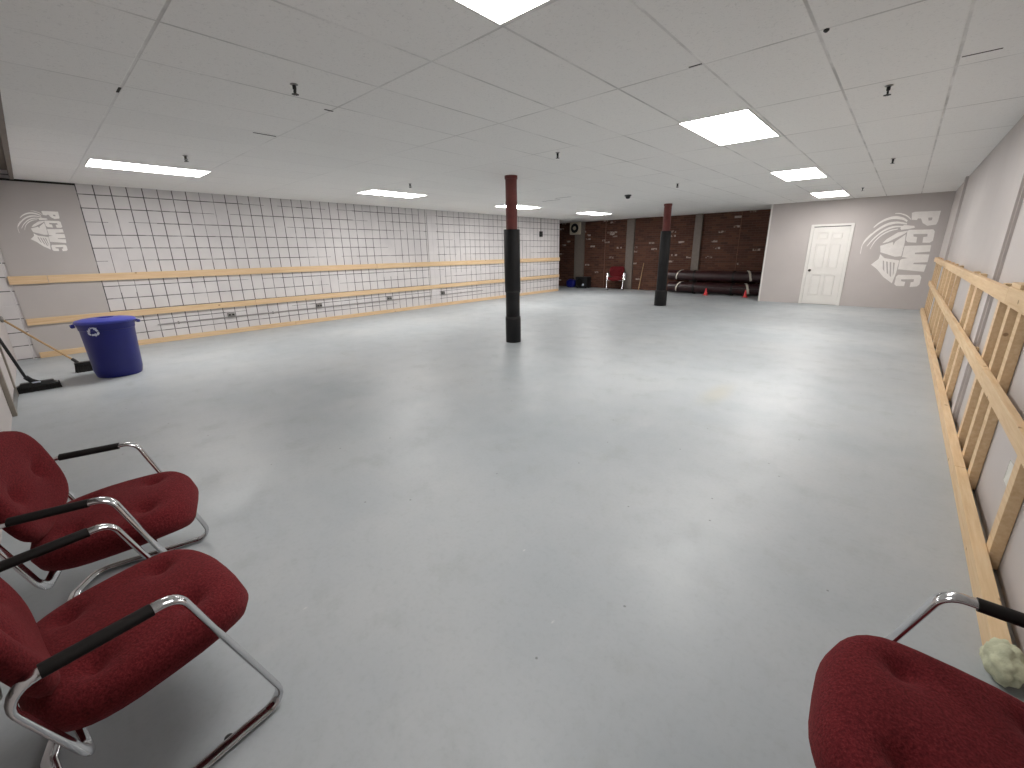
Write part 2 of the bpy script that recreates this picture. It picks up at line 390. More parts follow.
# ------------------------------------------------------------------ doors
def panel_door(name, x0, x1, y, z1, knob_x):
    """six-panel door in its casing, in a wall that faces -y"""
    d = struct(name, BX(x0, x1, y-.006, y, .012, z1), M['white_paint'])
    w_ = x1-x0; cols = [(x0+.14*w_, x0+.46*w_), (x0+.54*w_, x0+.86*w_)]; rows = [(.11*z1, .40*z1), (.465*z1, .79*z1), (.84*z1, .935*z1)]
    xs = [x0, cols[0][0], cols[0][1], cols[1][0], cols[1][1], x1]; zs = [.012] + [v for r_ in rows for v in r_] + [z1]
    bm = bmesh.new()                                             # stiles and rails standing proud of the panels
    for k in (0, 2, 4): box(bm, xs[k], xs[k+1], y-.028, y-.004, .012, z1)
    for k in (0, 2, 4, 6):
        for c0, c1 in cols: box(bm, c0, c1, y-.028, y-.004, zs[k], zs[k+1])
    obj('door_frame', bm, M['white_paint'], d)
    for c0, c1 in cols:
        for r0, r1 in rows: obj('door_panel', BX(c0+.03, c1-.03, y-.018, y-.004, r0+.03, r1-.03, bev=.01), M['white_paint'], d)
    bm = bmesh.new(); cw = .07
    box(bm, x0-cw, x0-.004, y-.036, y, 0, z1+cw, bev=.004); box(bm, x1+.004, x1+cw, y-.036, y, 0, z1+cw, bev=.004)
    box(bm, x0-.004, x1+.004, y-.036, y, z1+.018, z1+cw, bev=.004)
    obj('door_casing', bm, M['white_paint'], d)
    obj('door_gap', BX(x0, x1, y-.006, y-.001, z1, z1+.018), M['dark'], d)
    bm = bmesh.new(); RX = Matrix.Translation((knob_x, y-.028, .865)) @ Matrix.Rotation(math.pi/2, 4, 'X')
    lathe(bm, [(0, 0), (.032, 0), (.032, .006), (.012, .012), (.012, .035), (.026, .045), (.03, .058), (.024, .07), (0, .074)], 20, M=RX)
    obj('door_knob', bm, M['knob'], d, smooth=50)
panel_door('door_1', -1.845, -1.105, YD, 1.925, -1.79)
d2 = struct('door_2', BX(-7.02, -6.2, YN, YN+.02, .03, 2.02), M['gray'])
bm = BX(-7.1, -7.02, YN, YN+.035, 0, 2.1, bev=.004); box(bm, -6.2, -6.12, YN, YN+.035, 0, 2.1, bev=.004); box(bm, -7.02, -6.2, YN, YN+.035, 2.02, 2.1, bev=.004)
obj('door_casing', bm, M['doorgray'], d2)
obj('door_sweep', BX(-7.0, -6.22, YN+.02, YN+.032, .015, .1), M['steel'], d2)

# ------------------------------------------------------------------ ceiling lights
def light_proto():
    t = thing('ceiling_light', (0, 0, HC), 'x', 'ceiling light', 'recessed ceiling light panels')
    a, b, f = .294, .60, .012; bm = bmesh.new()
    box(bm, -a, a, -b, -b+f, -.006, .012); box(bm, -a, a, b-f, b, -.006, .012); box(bm, -a, -a+f, -b+f, b-f, -.006, .012); box(bm, a-f, a, -b+f, b-f, -.006, .012)
    obj('light_frame', bm, M['troffer'], t)
    obj('light_diffuser', BX(-a+f, a-f, -b+f, b-f, -.003, .004), M['lamp'], t)
    return t
LP = light_proto()
LIGHTS = [(-1.44, 1.265, 'lit ceiling panel at the top edge of the photo, nearest to the camera'),
 (-1.465, 4.85, 'large bright square-looking ceiling panel on the right side, nearer than the two smaller ones'),
 (-1.47, 8.5, 'lit ceiling panel right of centre, middle one of the row toward the white door'),
 (-1.46, 12.12, 'lit ceiling panel right above the white door, smallest of its row'),
 (-7.45, 1.33, 'long bright ceiling panel above the blue bin, largest along the gridded block wall'),
 (-7.55, 5.0, 'lit ceiling panel over the gridded wall, between the blue bin side and the near column'),
 (-7.62, 8.75, 'lit ceiling panel partly hidden behind the near column'),
 (-7.42, 12.1, 'lit ceiling panel in front of the square fan, between the two columns')]
for i, (x, y, lab) in enumerate(LIGHTS):
    if i == 0: r = LP; LP.location = (x, y, HC); LP['label'] = lab
    else: r = dup(LP, (x, y, HC), 0, lab)
    for ch in r.children:
        if ch.name.startswith('light_diffuser'):
            ch.material_slots[0].link = 'OBJECT'; ch.material_slots[0].material = m_lamp((.55, 1.14, 1.03, .80, .96, 1.02, 1.12, 1.1)[i])

# ------------------------------------------------------------------ sprinklers
def sprinkler_proto():
    t = thing('fire_sprinkler', (0, 0, HC), 'x', 'sprinkler', 'ceiling fire sprinklers')
    bm = bmesh.new(); lathe(bm, [(0, 0), (.024, 0), (.026, -.003), (.016, -.008), (0, -.008)], 20); obj('escutcheon', bm, M['steel'], t, smooth=40)
    bm = bmesh.new(); lathe(bm, [(0, -.008), (.012, -.008), (.012, -.03), (.006, -.034), (.005, -.058), (0, -.058)], 12)
    tube(bm, [(.011, 0, -.028), (.018, 0, -.042), (.006, 0, -.06)], .003, seg=6); tube(bm, [(-.011, 0, -.028), (-.018, 0, -.042), (-.006, 0, -.06)], .003, seg=6)
    obj('sprinkler_body', bm, M['black'], t, smooth=40)
    bm = bmesh.new()
    for k in range(8):
        a = k*math.pi/4; box(bm, .004, .022, -.005, .005, -.062, -.059, M=Matrix.Rotation(a, 4, 'Z'))
    lathe(bm, [(0, -.059), (.009, -.059), (.009, -.063), (0, -.063)], 12); obj('deflector', bm, M['black'], t)
    return t
SP = sprinkler_proto()
SPR = [(-3.26, 1.46, 'dark sprinkler head on the near ceiling, left of the topmost light panel'),
 (-6.27, 1.46, 'dark sprinkler head just above the long light panel over the blue bin'),
 (-.30, 4.42, 'dark sprinkler head on the ceiling at upper right, beside the large light panel'),
 (-.34, 7.95, 'dark sprinkler head on the ceiling right of the middle panel of the right row'),
 (-3.23, 4.42, 'dark sprinkler head on the ceiling above and right of the near column'),
 (-3.2, 7.95, 'small dark sprinkler head on the ceiling above the far column'),
 (-6.28, 4.5, 'small dark sprinkler head above the second light panel of the gridded wall'),
 (-.85, 11.3, 'tiny sprinkler head on the ceiling right of the light panel above the white door')]
for i, (x, y, lab) in enumerate(SPR):
    if i == 0: SP.location = (x, y, HC); SP['label'] = lab
    else: dup(SP, (x, y, HC), i*.7, lab)
t = thing('smoke_detector', (-4.54, 8.72, HC), 'dark round detector on the ceiling between the two columns', 'smoke detector')
bm = bmesh.new(); lathe(bm, [(0, 0), (.07, 0), (.07, -.02), (.055, -.03), (0, -.03)], 24); obj('detector_base', bm, M['black'], t, smooth=40)
bm = bmesh.new(); lathe(bm, [(0, -.03), (.05, -.03), (.046, -.055), (.03, -.072), (0, -.078)], 24); obj('detector_dome', bm, M['black'], t, smooth=50)
t = thing('ceiling_plug', (-.52, 3.10, HC), 'tiny dark plug in a ceiling tile at upper right, nearer than the sprinkler', 'plug')
bm = bmesh.new(); lathe(bm, [(0, 0), (.014, 0), (.014, -.006), (.006, -.014), (0, -.015)], 12); obj('plug_cap', bm, M['black'], t, smooth=50)

# ------------------------------------------------------------------ columns
def column(x, y, label, red_r, pad_r, ztop, segs, lean):
    t = thing('support_column', (x, y, 0), label, 'column', 'padded support columns')
    bm = bmesh.new()
    lathe(bm, [(red_r, .01), (red_r, 2.16), (red_r+.003, 2.165), (red_r+.003, 2.19), (red_r, 2.195), (red_r, HC-.05), (red_r+.01, HC-.045), (red_r+.01, HC)], 32)
    obj('steel_pipe', bm, M['redoxide'], t, smooth=40)
    for k, (z0, z1, r, sq) in enumerate(segs):
        bm = bmesh.new()
        n = 40; rings = []
        for z, rr in [(z0, r*.985), (z0+.012, r), ((z0+z1)/2, r*1.005), (z1-.012, r), (z1, r*.975), (z1, red_r+.002)]:
            ring = []
            for i in range(n):
                a = 2*math.pi*i/n; q = 1+.012*math.sin(3*a+k*2+z*3)+.008*math.sin(7*a+z*9)
                ring.append(bm.verts.new((rr*q*math.cos(a) + lean*z, rr*q*math.sin(a), z)))
            rings.append(ring)
        for a, b in zip(rings, rings[1:]):
            for i in range(n): bm.faces.new((a[i], a[(i+1) % n], b[(i+1) % n], b[i]))
        bm.faces.new(rings[0])
        obj('pad_wrap', bm, M['blackvinyl'], t, smooth=50)
    for z in [sg[1] for sg in segs[:-1]]:
        bm = bmesh.new(); r = max(sg[2] for sg in segs)-.004
        lathe(bm, [(r-.02, z-.02), (r, z-.02), (r+.002, z), (r, z+.025), (r-.02, z+.025)], 40); obj('tape_band', bm, M['strap'], t, smooth=40)
    return t
column(-4.655, 5.185, 'nearer of the two columns, red steel above a black padded wrap', .088, .118, 1.78, [(0, .40, .126, 0), (.40, .84, .114, 0), (.84, 1.785, .127, 0)], 0)
column(-4.69, 11.17, 'farther of the two columns, red steel above a black wrap, beside the mat rolls', .092, .125, 1.89, [(0, .38, .155, 0), (.38, 1.90, .128, 0)], 0)

# ------------------------------------------------------------------ lumber on the walls
def board(name, x0, x1, y0, y1, z0, z1, label, group, cat='board', shear=0, mat='wood'):
    cx, cy, cz = (x0+x1)/2, (y0+y1)/2, (z0+z1)/2
    bm = bmesh.new(); box(bm, x0-cx, x1-cx, y0-cy, y1-cy, z0-cz, z1-cz, bev=.003)
    o = obj(name, bm, M[mat], None, (cx, cy, cz)); tag(o, label, cat, group)
    return o
LR = [(1.105, 1.225, 'upper', [(-.24, .15), (.155, 5.70), (5.705, 8.66), (8.665, 11.2), (11.205, 13.32)]),
      (.505, .605, 'lower', [(-.20, 2.9), (2.905, 6.0), (6.005, 8.62), (8.625, 13.3)]),
      (.0, .085, 'floor level', [(-.18, 3.6), (3.605, 7.2), (7.205, 13.25)])]
wh = ['short end piece at the corner', 'long one beside the corner end piece', 'before the near column', 'behind the near column', 'far end by the brick']
wh3 = {5: wh, 4: ['corner end behind the blue bin', 'second from the corner', 'third, before the near column', 'far end by the brick'], 3: ['corner end behind the blue bin', 'middle of the wall', 'far end by the brick']}
for z0, z1, nm, segs in LR:
    for k, (a, b) in enumerate(segs):
        board('wall_rail', XL+.001, XL+.045, a, b, z0+random.uniform(-.004, .004)*(z0 > .1), z1+random.uniform(-.004, .004), f'pine board, {nm} row on the block wall, {wh3[len(segs)][k]}', f'{nm} rail boards on the block wall')
# right wall: flat studs with three rails in front
STY = [2.66, 3.55, 3.90, 4.28, 5.6, 6.08, 7.75, 8.5, 9.15, 9.9, 10.45, 11.35, 11.9, 12.5, 13.05]
n_ord = ['first', 'second', 'third', 'fourth', 'fifth', 'sixth', 'seventh', 'eighth', 'ninth', 'tenth', 'eleventh', 'twelfth', 'thirteenth', 'fourteenth', 'last']
for k, y in enumerate(STY):
    w_ = .089 if k != 4 else .14
    board('wall_stud', .526, .568, y, y+w_,   .015, 1.197, f'upright pine stud behind the right wall rails, {n_ord[k]} from the near end', 'upright studs on the right wall', 'stud')
RB = [(.0, .089, .473, 'bottom', [(2.0, 3.69), (3.694, 8.0), (8.004, 13.3)]), (.602, .690, .493, 'middle', [(1.72, 3.90), (3.904, 8.6), (8.604, 13.3)]), (1.104, 1.191, .492, 'top', [(1.72, 3.86), (3.864, 8.3), (8.304, 13.3)])]
for z0, z1, xf, nm, segs in RB:
    for k, (a, b) in enumerate(segs):
        dz = (.016 if (nm == 'top' and k == 0) else 0)
        board('wall_rail', xf, .525, a, b, z0, z1+dz, f'pine board of the {nm} rail on the right wall, {["nearest the red chair", "middle of three", "farthest, by the painted emblem"][k]}', f'{nm} rail boards on the right wall')
t = board('wall_block', .50, .568, 3.60, 3.86, 1.191+.016, 1.232, 'short pine block lying on the top rail of the right wall', None, 'wood block')
# blocks tucked behind the middle rail
for k, y in enumerate([5.0, 6.05, 9.0]):
    board('wall_block', .526, .568, y-.12+.01, y-.02, .60, .66, f'short pine block behind the right middle rail, {["nearest of three", "second of three", "farthest of three"][k]}', 'small blocks behind the middle rail', 'wood block')
# foam lump at the near end of the bottom rail
bm = bmesh.new(); bmesh.ops.create_icosphere(bm, subdivisions=4, radius=1)
from mathutils import noise as mn
for v in bm.verts:
    n_ = mn.noise(v.co*2.3)*.22 + mn.noise(v.co*6)*.10
    v.co = Vector((v.co.x*.052, v.co.y*.085, v.co.z*.06))*(1+n_)
    v.co.z = max(v.co.z, -.06)
o = obj('foam_lump', bm, M['foam'], None, (.503, 1.955, .061), smooth=180); tag(o, 'pale greenish lump of foam on the floor at the near end of the bottom rail', 'foam')
t = board('paper_tape', XR-.002, XR, 2.96, 3.05, .31, .42, 'scrap of white paper tape stuck low on the right wall between studs', None, 'tape', mat='tape')

# ------------------------------------------------------------------ painted emblems
LOGO = {"P":[[[0.445,0.808],[0.492,0.827],[0.913,0.82],[0.909,0.596],[0.892,0.535],[0.753,0.514],[0.668,0.574],[0.621,0.676],[0.569,0.679],[0.562,0.646],[0.469,0.657]],[[0.734,0.686],[0.805,0.687],[0.804,0.627],[0.754,0.624]]],"C":[[[0.638,0.155],[0.63,0.28],[0.567,0.293],[0.557,0.345],[0.79,0.341],[0.797,0.286],[0.734,0.276],[0.74,0.153],[0.865,0.15],[0.907,0.193],[0.899,0.387],[0.865,0.435],[0.465,0.441],[0.442,0.397],[0.45,0.217],[0.492,0.17]]],"W":[[[0.453,0.091],[0.895,0.099],[0.901,-0.042],[0.657,-0.065],[0.663,-0.096],[0.904,-0.104],[0.906,-0.274],[0.683,-0.287],[0.67,-0.316],[0.899,-0.326],[0.886,-0.487],[0.431,-0.436],[0.43,-0.229],[0.461,-0.2],[0.561,-0.182],[0.454,-0.159]]],"D":[[[0.61,-0.82],[0.61,-0.718],[0.54,-0.708],[0.528,-0.667],[0.751,-0.654],[0.753,-0.713],[0.706,-0.727],[0.708,-0.834],[0.83,-0.817],[0.865,-0.768],[0.866,-0.61],[0.834,-0.558],[0.456,-0.561],[0.43,-0.609],[0.428,-0.779],[0.468,-0.819]]],"band":[[[0.304,0.491],[0.361,0.551],[0.537,0.525],[0.557,0.485],[0.461,0.461],[0.331,0.444]]],"brow":[[[0.049,0.158],[0.11,0.251],[0.283,0.395],[0.459,0.427],[0.408,0.361],[0.272,0.269],[0.149,0.185]]],"face":[[[0.019,0.1],[0.233,0.183],[0.25,0.113],[0.276,0.193],[0.428,0.349],[0.442,0.154],[0.437,-0.141],[0.325,-0.152],[0.12,-0.074],[0.049,-0.049]]],"guard":[[[0.051,-0.088],[0.148,-0.181],[0.422,-0.235],[0.414,-0.52],[0.383,-0.762],[0.202,-0.621],[0.056,-0.441],[-0.075,-0.333],[0.042,-0.199]],[[0.126,-0.241],[0.15,-0.247],[0.199,-0.494],[0.16,-0.434]],[[0.19,-0.259],[0.219,-0.265],[0.281,-0.559],[0.246,-0.523]],[[0.258,-0.271],[0.287,-0.277],[0.343,-0.618],[0.31,-0.588]],[[0.32,-0.282],[0.349,-0.288],[0.372,-0.521],[0.37,-0.611]]],"strand0":[[[0.458,0.673],[0.439,0.695],[0.421,0.717],[0.4,0.74],[0.375,0.761],[0.345,0.779],[0.311,0.794],[0.277,0.807],[0.246,0.817],[0.221,0.821],[0.199,0.821],[0.178,0.819],[0.158,0.818],[0.16,0.805],[0.182,0.804],[0.202,0.803],[0.223,0.801],[0.247,0.795],[0.276,0.784],[0.309,0.769],[0.341,0.753],[0.368,0.736],[0.391,0.719],[0.411,0.701],[0.43,0.681],[0.451,0.66]]],"strand1":[[[0.407,0.646],[0.388,0.663],[0.37,0.681],[0.347,0.7],[0.319,0.717],[0.285,0.731],[0.247,0.744],[0.207,0.754],[0.168,0.756],[0.132,0.753],[0.097,0.746],[0.063,0.735],[0.03,0.721],[-0.003,0.704],[-0.037,0.682],[-0.068,0.658],[-0.097,0.634],[-0.121,0.608],[-0.141,0.582],[-0.16,0.555],[-0.18,0.528],[-0.167,0.513],[-0.145,0.536],[-0.123,0.56],[-0.101,0.583],[-0.076,0.603],[-0.047,0.623],[-0.014,0.643],[0.019,0.66],[0.052,0.673],[0.084,0.682],[0.117,0.689],[0.149,0.692],[0.181,0.691],[0.215,0.686],[0.251,0.68],[0.285,0.672],[0.315,0.664],[0.337,0.654],[0.355,0.642],[0.374,0.628],[0.395,0.613]]],"strand2":[[[0.405,0.59],[0.362,0.603],[0.318,0.616],[0.273,0.628],[0.228,0.635],[0.184,0.635],[0.14,0.631],[0.097,0.622],[0.055,0.605],[0.013,0.581],[-0.028,0.552],[-0.068,0.519],[-0.106,0.483],[-0.142,0.443],[-0.175,0.399],[-0.206,0.354],[-0.234,0.312],[-0.257,0.273],[-0.276,0.236],[-0.294,0.2],[-0.313,0.164],[-0.3,0.153],[-0.279,0.187],[-0.259,0.221],[-0.238,0.255],[-0.213,0.29],[-0.184,0.33],[-0.151,0.371],[-0.116,0.412],[-0.08,0.447],[-0.042,0.479],[-0.002,0.509],[0.039,0.534],[0.079,0.553],[0.119,0.566],[0.157,0.578],[0.197,0.585],[0.237,0.588],[0.278,0.585],[0.32,0.577],[0.364,0.567],[0.407,0.557]]],"strand3":[[[0.35,0.534],[0.306,0.536],[0.262,0.54],[0.217,0.541],[0.173,0.536],[0.13,0.525],[0.089,0.507],[0.05,0.483],[0.012,0.454],[-0.025,0.419],[-0.061,0.379],[-0.096,0.336],[-0.128,0.291],[-0.156,0.245],[-0.182,0.198],[-0.206,0.15],[-0.231,0.101],[-0.221,0.092],[-0.194,0.138],[-0.167,0.185],[-0.14,0.229],[-0.11,0.272],[-0.077,0.313],[-0.041,0.353],[-0.004,0.39],[0.033,0.421],[0.071,0.446],[0.109,0.466],[0.147,0.483],[0.186,0.497],[0.226,0.505],[0.268,0.507],[0.312,0.507],[0.355,0.507]]],"strand4":[[[0.267,0.478],[0.234,0.472],[0.201,0.467],[0.166,0.461],[0.132,0.45],[0.097,0.433],[0.062,0.412],[0.029,0.386],[-0.003,0.357],[-0.032,0.323],[-0.059,0.286],[-0.085,0.246],[-0.106,0.205],[-0.123,0.163],[-0.136,0.12],[-0.147,0.076],[-0.159,0.032],[-0.151,0.027],[-0.138,0.07],[-0.125,0.112],[-0.111,0.154],[-0.093,0.193],[-0.07,0.231],[-0.044,0.269],[-0.016,0.303],[0.014,0.334],[0.045,0.36],[0.078,0.384],[0.112,0.405],[0.144,0.423],[0.176,0.435],[0.208,0.444],[0.241,0.451],[0.273,0.459]]],"strand5":[[[-0.194,0.395],[-0.218,0.361],[-0.242,0.326],[-0.265,0.291],[-0.285,0.255],[-0.3,0.22],[-0.311,0.184],[-0.319,0.148],[-0.325,0.108],[-0.328,0.063],[-0.327,0.016],[-0.326,-0.033],[-0.325,-0.081],[-0.316,-0.083],[-0.316,-0.035],[-0.317,0.013],[-0.317,0.06],[-0.314,0.103],[-0.307,0.142],[-0.299,0.177],[-0.287,0.211],[-0.273,0.245],[-0.255,0.281],[-0.233,0.317],[-0.21,0.352],[-0.187,0.388]]]}
def emblem(label, mapf):
    t = thing('wall_emblem', mapf(0, 0, 0), label, 'emblem'); inv = Vector(t.location)
    f = lambda u, v, h: Vector(mapf(u, v, h)) - inv
    names = {'P': 'letter', 'C': 'letter', 'W': 'letter', 'D': 'letter', 'plume': 'plume', 'strand': 'plume_strand', 'band': 'headband', 'brow': 'brow', 'face': 'helmet_face', 'guard': 'helmet_guard'}
    for k, rings in LOGO.items():
        poly_mesh('plume_strand' if k.startswith('strand') else names[k], rings, f, M['logo'], t)
    return t
emblem('large white painted helmet and PCWC emblem on the gray wall right of the white door', lambda u, v, h: (-.5+u, YD-.0005-h, 1.35+v))
emblem('small white painted helmet and PCWC emblem on the gray panel above the blue bin', lambda u, v, h: (XL+.0125+h, .045+(u+.246)*.372, 1.855+v*.345))
# ------------------------------------------------------------------ chairs
def cushion(wf, wb, L, thick, top, dimples, seg=44, pw=3.2, crown=.012, roll=0, buttons=True):
    """upholstered pad; plan is a rounded tapered rectangle in (x, y); top(y) gives the height of its upper skin"""
    bm = bmesh.new(); NR = 20; rings_t = []; rings_b = []
    def outl(a, f):
        c, s = math.cos(a), math.sin(a)
        x = math.copysign(abs(c)**(2/pw), c); y = math.copysign(abs(s)**(2/pw), s)
        hw = (wb + (wf-wb)*(y*f+1)/2)/2
        return x*f*hw, y*f*L/2
    def zt(x, y, f):
        hw = (wb+(wf-wb)*(y/(L/2)+1)/2)/2
        z = top(y) + crown*(1-(x/hw)**2) - .0
        for dx, dy in dimples:
            d2 = ((x-dx)**2+(y-dy)**2); z -= .028*math.exp(-d2/.0008) + .013*math.exp(-d2/.005)
        # soft creases between the dimples
        return z
    ct = bm.verts.new((0, 0, zt(0, 0, 0))); cb = bm.verts.new((0, 0, top(0)-thick))
    fr = [(k/NR) for k in range(1, NR+1)]
    def edge(f):
        # quarter-round towards the rim
        e = max(0, (f-.80)/.20); return thick*.5*(1-math.sqrt(max(0, 1-e*e)))
    for f in fr:
        r = []; q = []
        for i in range(seg):
            a = 2*math.pi*i/seg
            x, y = outl(a, f)
            z = zt(x, y, f)-edge(f)
            r.append(bm.verts.new((x, y, z)))
            if f < .999: q.append(bm.verts.new((x, y, top(y)-thick+edge(f))))
        rings_t.append(r)
        if q: rings_b.append(q)
    for i in range(seg):
        j = (i+1) % seg
        bm.faces.new((ct, rings_t[0][i], rings_t[0][j])); bm.faces.new((cb, rings_b[0][j], rings_b[0][i]))
        for R_, flip in ((rings_t, 0), (rings_b, 1)):
            for a, b in zip(R_, R_[1:]): bm.faces.new((a[i], b[i], b[j], a[j]))
        bm.faces.new((rings_t[-1][i], rings_b[-1][i], rings_b[-1][j], rings_t[-1][j]))
    return bm
CH = dict(wa=.292, za=.619, yab=.078, ypf=.017, ypr=-.166, yrb=-.235, wl=.276, yfb=.295, yle=-.150, zle=.322, ydb=-.17, wdb=.14, ycb=-.225)
def chair_proto():
    t = thing('armchair', (0, 0, 0), 'x', 'chair', 'maroon chrome-framed armchairs')
    d = CH
    half = [(d['wdb'], d['ycb'], .012), (d['wl'], d['ydb'], .012), (d['wl'], d['yfb'], .012), (d['wa'], d['yab']+.008, d['za']), (d['wa'], d['yrb']-.01, d['za']-.005), (d['wa'], d['yle'], d['zle'])]
    R_ = [.06, .07, .05, .055, .05, .05]
    loop = half + [(-x, y, z) for x, y, z in reversed(half)]
    pts = fillet(loop, R_+R_[::-1], closed=True)
    # start in the middle of the rear floor bar so that the profile starts flat
    bm = bmesh.new(); tube(bm, pts, .0095, .0205, seg=16, closed=True, up=(0, 0, 1)); obj('tube_frame', bm, M['chrome'], t, smooth=60)
    for s in (1, -1):
        bm = bmesh.new()
        tube(bm, [(s*d['wa'], d['ypf']+.012, d['za']-.002), (s*d['wa'], d['ypf']+.008, d['za']-.002), (s*d['wa'], d['ypr']-.004, d['za']-.002), (s*d['wa'], d['ypr']-.008, d['za']-.002)], .0140, .0225, seg=16, up=(0, 0, 1))
        obj('arm_sleeve', bm, M['pad_black'], t, smooth=60)
        for y in (.115,):
            bm = bmesh.new(); lathe(bm, [(0, 0), (.013, 0), (.013, .012), (0, .014)], 12, (d['wl']-.02) if s > 0 else -d['wl'], y); obj('floor_glide', bm, M['black'], t, smooth=40)
    top = lambda y: .464 + .07*(y) - (.9*max(0, y-.16)**2*3.2)
    dm = [(.13, .145), (-.13, .145), (.14, -.085), (-.14, -.085)]
    se = obj('seat', cushion(.535, .535, .53, .114, lambda y: top(y+.035)-.01, [(a, b-.04) for a, b in dm], crown=.016), M['wool'], t, loc=(0, .04, .0), smooth=180)
    bm = bmesh.new()
    for s in (1, -1): tube(bm, [(s*.15, -.17, .33), (s*.15, -.1, .335), (s*.15, .12, .345)], .012, .012, seg=8)
    tube(bm, [(-.15, .1, .343), (.15, .1, .343)], .010, seg=8); obj('seat_support', bm, M['black'], t, smooth=50)
    bk = obj('backrest', cushion(.57, .47, .40, .07, lambda y: .03 - .35*(y*y), [(.12, .0), (-.12, .0)], crown=-.016, pw=3.6), M['wool'], t, smooth=180)
    # local y of the cushion points up, its top skin faces forward
    A = Matrix.Translation((0, -.200, .638)) @ Matrix.Rotation(math.radians(17), 4, 'X') @ Matrix(((-1, 0, 0, 0), (0, 0, 1, 0), (0, 1, 0, 0), (0, 0, 0, 1)))
    for v in bk.data.vertices: v.co = A @ v.co
    bk.data.update()
    bm = bmesh.new(); tube(bm, fillet([(-d['wa'], -.238, .608), (-.2, -.236, .612), (.2, -.236, .612), (d['wa'], -.238, .608)], .05), .009, .009, seg=8)
    obj('back_support', bm, M['steel'], t, smooth=50)
    return t
CHAIR = chair_proto()
CHAIR.location = (-1.534, -.048, 0); CHAIR.rotation_euler = (0, 0, .139); CHAIR.scale = (.968,)*3
CHAIR['label'] = 'front maroon armchair at lower left, nearest of the left pair'
dup(CHAIR, (-2.317, .002, 0), -.249, 'maroon armchair at left edge, behind the front one and nearer to the blue bin', s=.981)
dup(CHAIR, (.318, 1.085, 0), math.pi/2+.03, 'maroon armchair at lower right corner, in front of the wooden rails', s=.98)
dup(CHAIR, (-7.99, 14.74, 0), math.pi+.35, 'small far maroon armchair standing against the brick wall', s=1.05)

# ------------------------------------------------------------------ blue recycling bin
BINX, BINY = -7.375, .50
t = thing('recycling_bin', (BINX, BINY, 0), 'blue round recycling bin with a lid, by the block wall corner', 'bin')
def bin_r(z): return .236+.030*z/.70
bm = bmesh.new()
prof = [(0, .004), (.215, .0), (.225, .015), (bin_r(.08), .08), (bin_r(.60), .60), (bin_r(.60)+.008, .605), (bin_r(.64)+.008, .64), (bin_r(.66)+.016, .665), (bin_r(.7)+.018, .70), (bin_r(.7)-.004, .702), (bin_r(.5)-.008, .5), (.21, .02), (0, .02)]
lathe(bm, prof, 48)
obj('bin_body', bm, M['blue'], t, smooth=35)
bm = bmesh.new(); lr = bin_r(.7)+.024
lathe(bm, [(lr-.012, .682), (lr, .682), (lr+.004, .70), (lr-.004, .715), (lr-.05, .728), (.15, .738), (.10, .742), (.085, .738), (.08, .70), (.075, .70), (.0, .70)], 48); obj('bin_lid', bm, M['bluelid'], t, smooth=40)
bm = bmesh.new(); lathe(bm, [(0, .702), (.078, .702), (.078, .7035), (0, .7035)], 32); obj('lid_hole', bm, M['dark'], t)
for s in (1, -1):
    a = math.radians(90*s); bm = bmesh.new(); c0 = Vector((math.cos(a), math.sin(a), 0)); e0 = Vector((-math.sin(a), math.cos(a), 0)); r = lr-.006
    p = [c0*r+e0*.075+Vector((0, 0, .665)), c0*(r+.035)+e0*.07+Vector((0, 0, .66)), c0*(r+.035)-e0*.07+Vector((0, 0, .66)), c0*r-e0*.075+Vector((0, 0, .665))]
    tube(bm, fillet(p, .02), .016, .008, seg=8, up=(0, 0, 1)); obj('bin_handle', bm, M['blue'], t, smooth=60)
def arrows():
    out = []
    for k in range(3):
        th = 2*math.pi*k/3
        c = lambda x, y: (x*math.cos(th)-y*math.sin(th), x*math.sin(th)+y*math.cos(th))
        out.append([c(*p) for p in [(-.38, -.80), (.22, -.80), (.22, -1.0), (.60, -.62), (.22, -.26), (.22, -.46), (-.26, -.46)]])   # straight limb with its arrow head
        out.append([c(*p) for p in [(-.50, -.74), (-.80, -.58), (-.98, -.26), (-.68, -.08), (-.50, -.40), (-.36, -.46)]])           # folded limb
    return out
SA = math.radians(-34)
def on_bin(u, v, h):
    z = .600+v*.062; r = bin_r(z)+.0105+h; a = SA+u*.062/.26
    return Vector((r*math.cos(a), r*math.sin(a), z))
rings = arrows()
bm_all = None
mk = []
for rg in rings: mk.append(poly_mesh('recycling_mark', [rg], on_bin, M['whitemark'], t))
b = bmesh.new()
for o in mk:
    b.from_mesh(o.data)
for o in mk[1:]: bpy.data.objects.remove(o)
b.to_mesh(mk[0].data); b.free()

# ------------------------------------------------------------------ brooms
t = thing('push_broom', (-7.19, -.225, 0), 'black push broom leaning on the near wall left of the blue bin', 'broom')
bm = bmesh.new(); vs = box(bm, -.055, .055, -.17, .17, .05, .105, bev=.018)
for v in vs:
    if v.co.z > .08: v.co.y *= .8; v.co.x *= .75
obj('broom_head', bm, M['black'], t, smooth=40)
bm = bmesh.new()
random.seed(3)
for i in range(14):
    for j in range(60):
        x = -.055+.11*(i+.5)/14; y = -.172+.344*(j+.5)/60
        tube(bm, [(x*.8, y, .07), (x*1.15+random.uniform(-.006, .006), y*1.03+random.uniform(-.006, .006), .002)], .0045, seg=4, cap=False)
obj('bristles', bm, M['bristle'], t)
hp = [(0, -.03, .085), (.045, -.075, .19), (.33, -.205, .98)]
bm = bmesh.new(); tube(bm, hp, .014, seg=12); obj('broom_handle', bm, M['black'], t, smooth=60)
bm = bmesh.new(); tube(bm, [(-.01, .0, .09), (.012, -.04, .125), (.04, -.07, .175)], .026, .022, seg=12); obj('handle_socket', bm, M['black'], t, smooth=60)
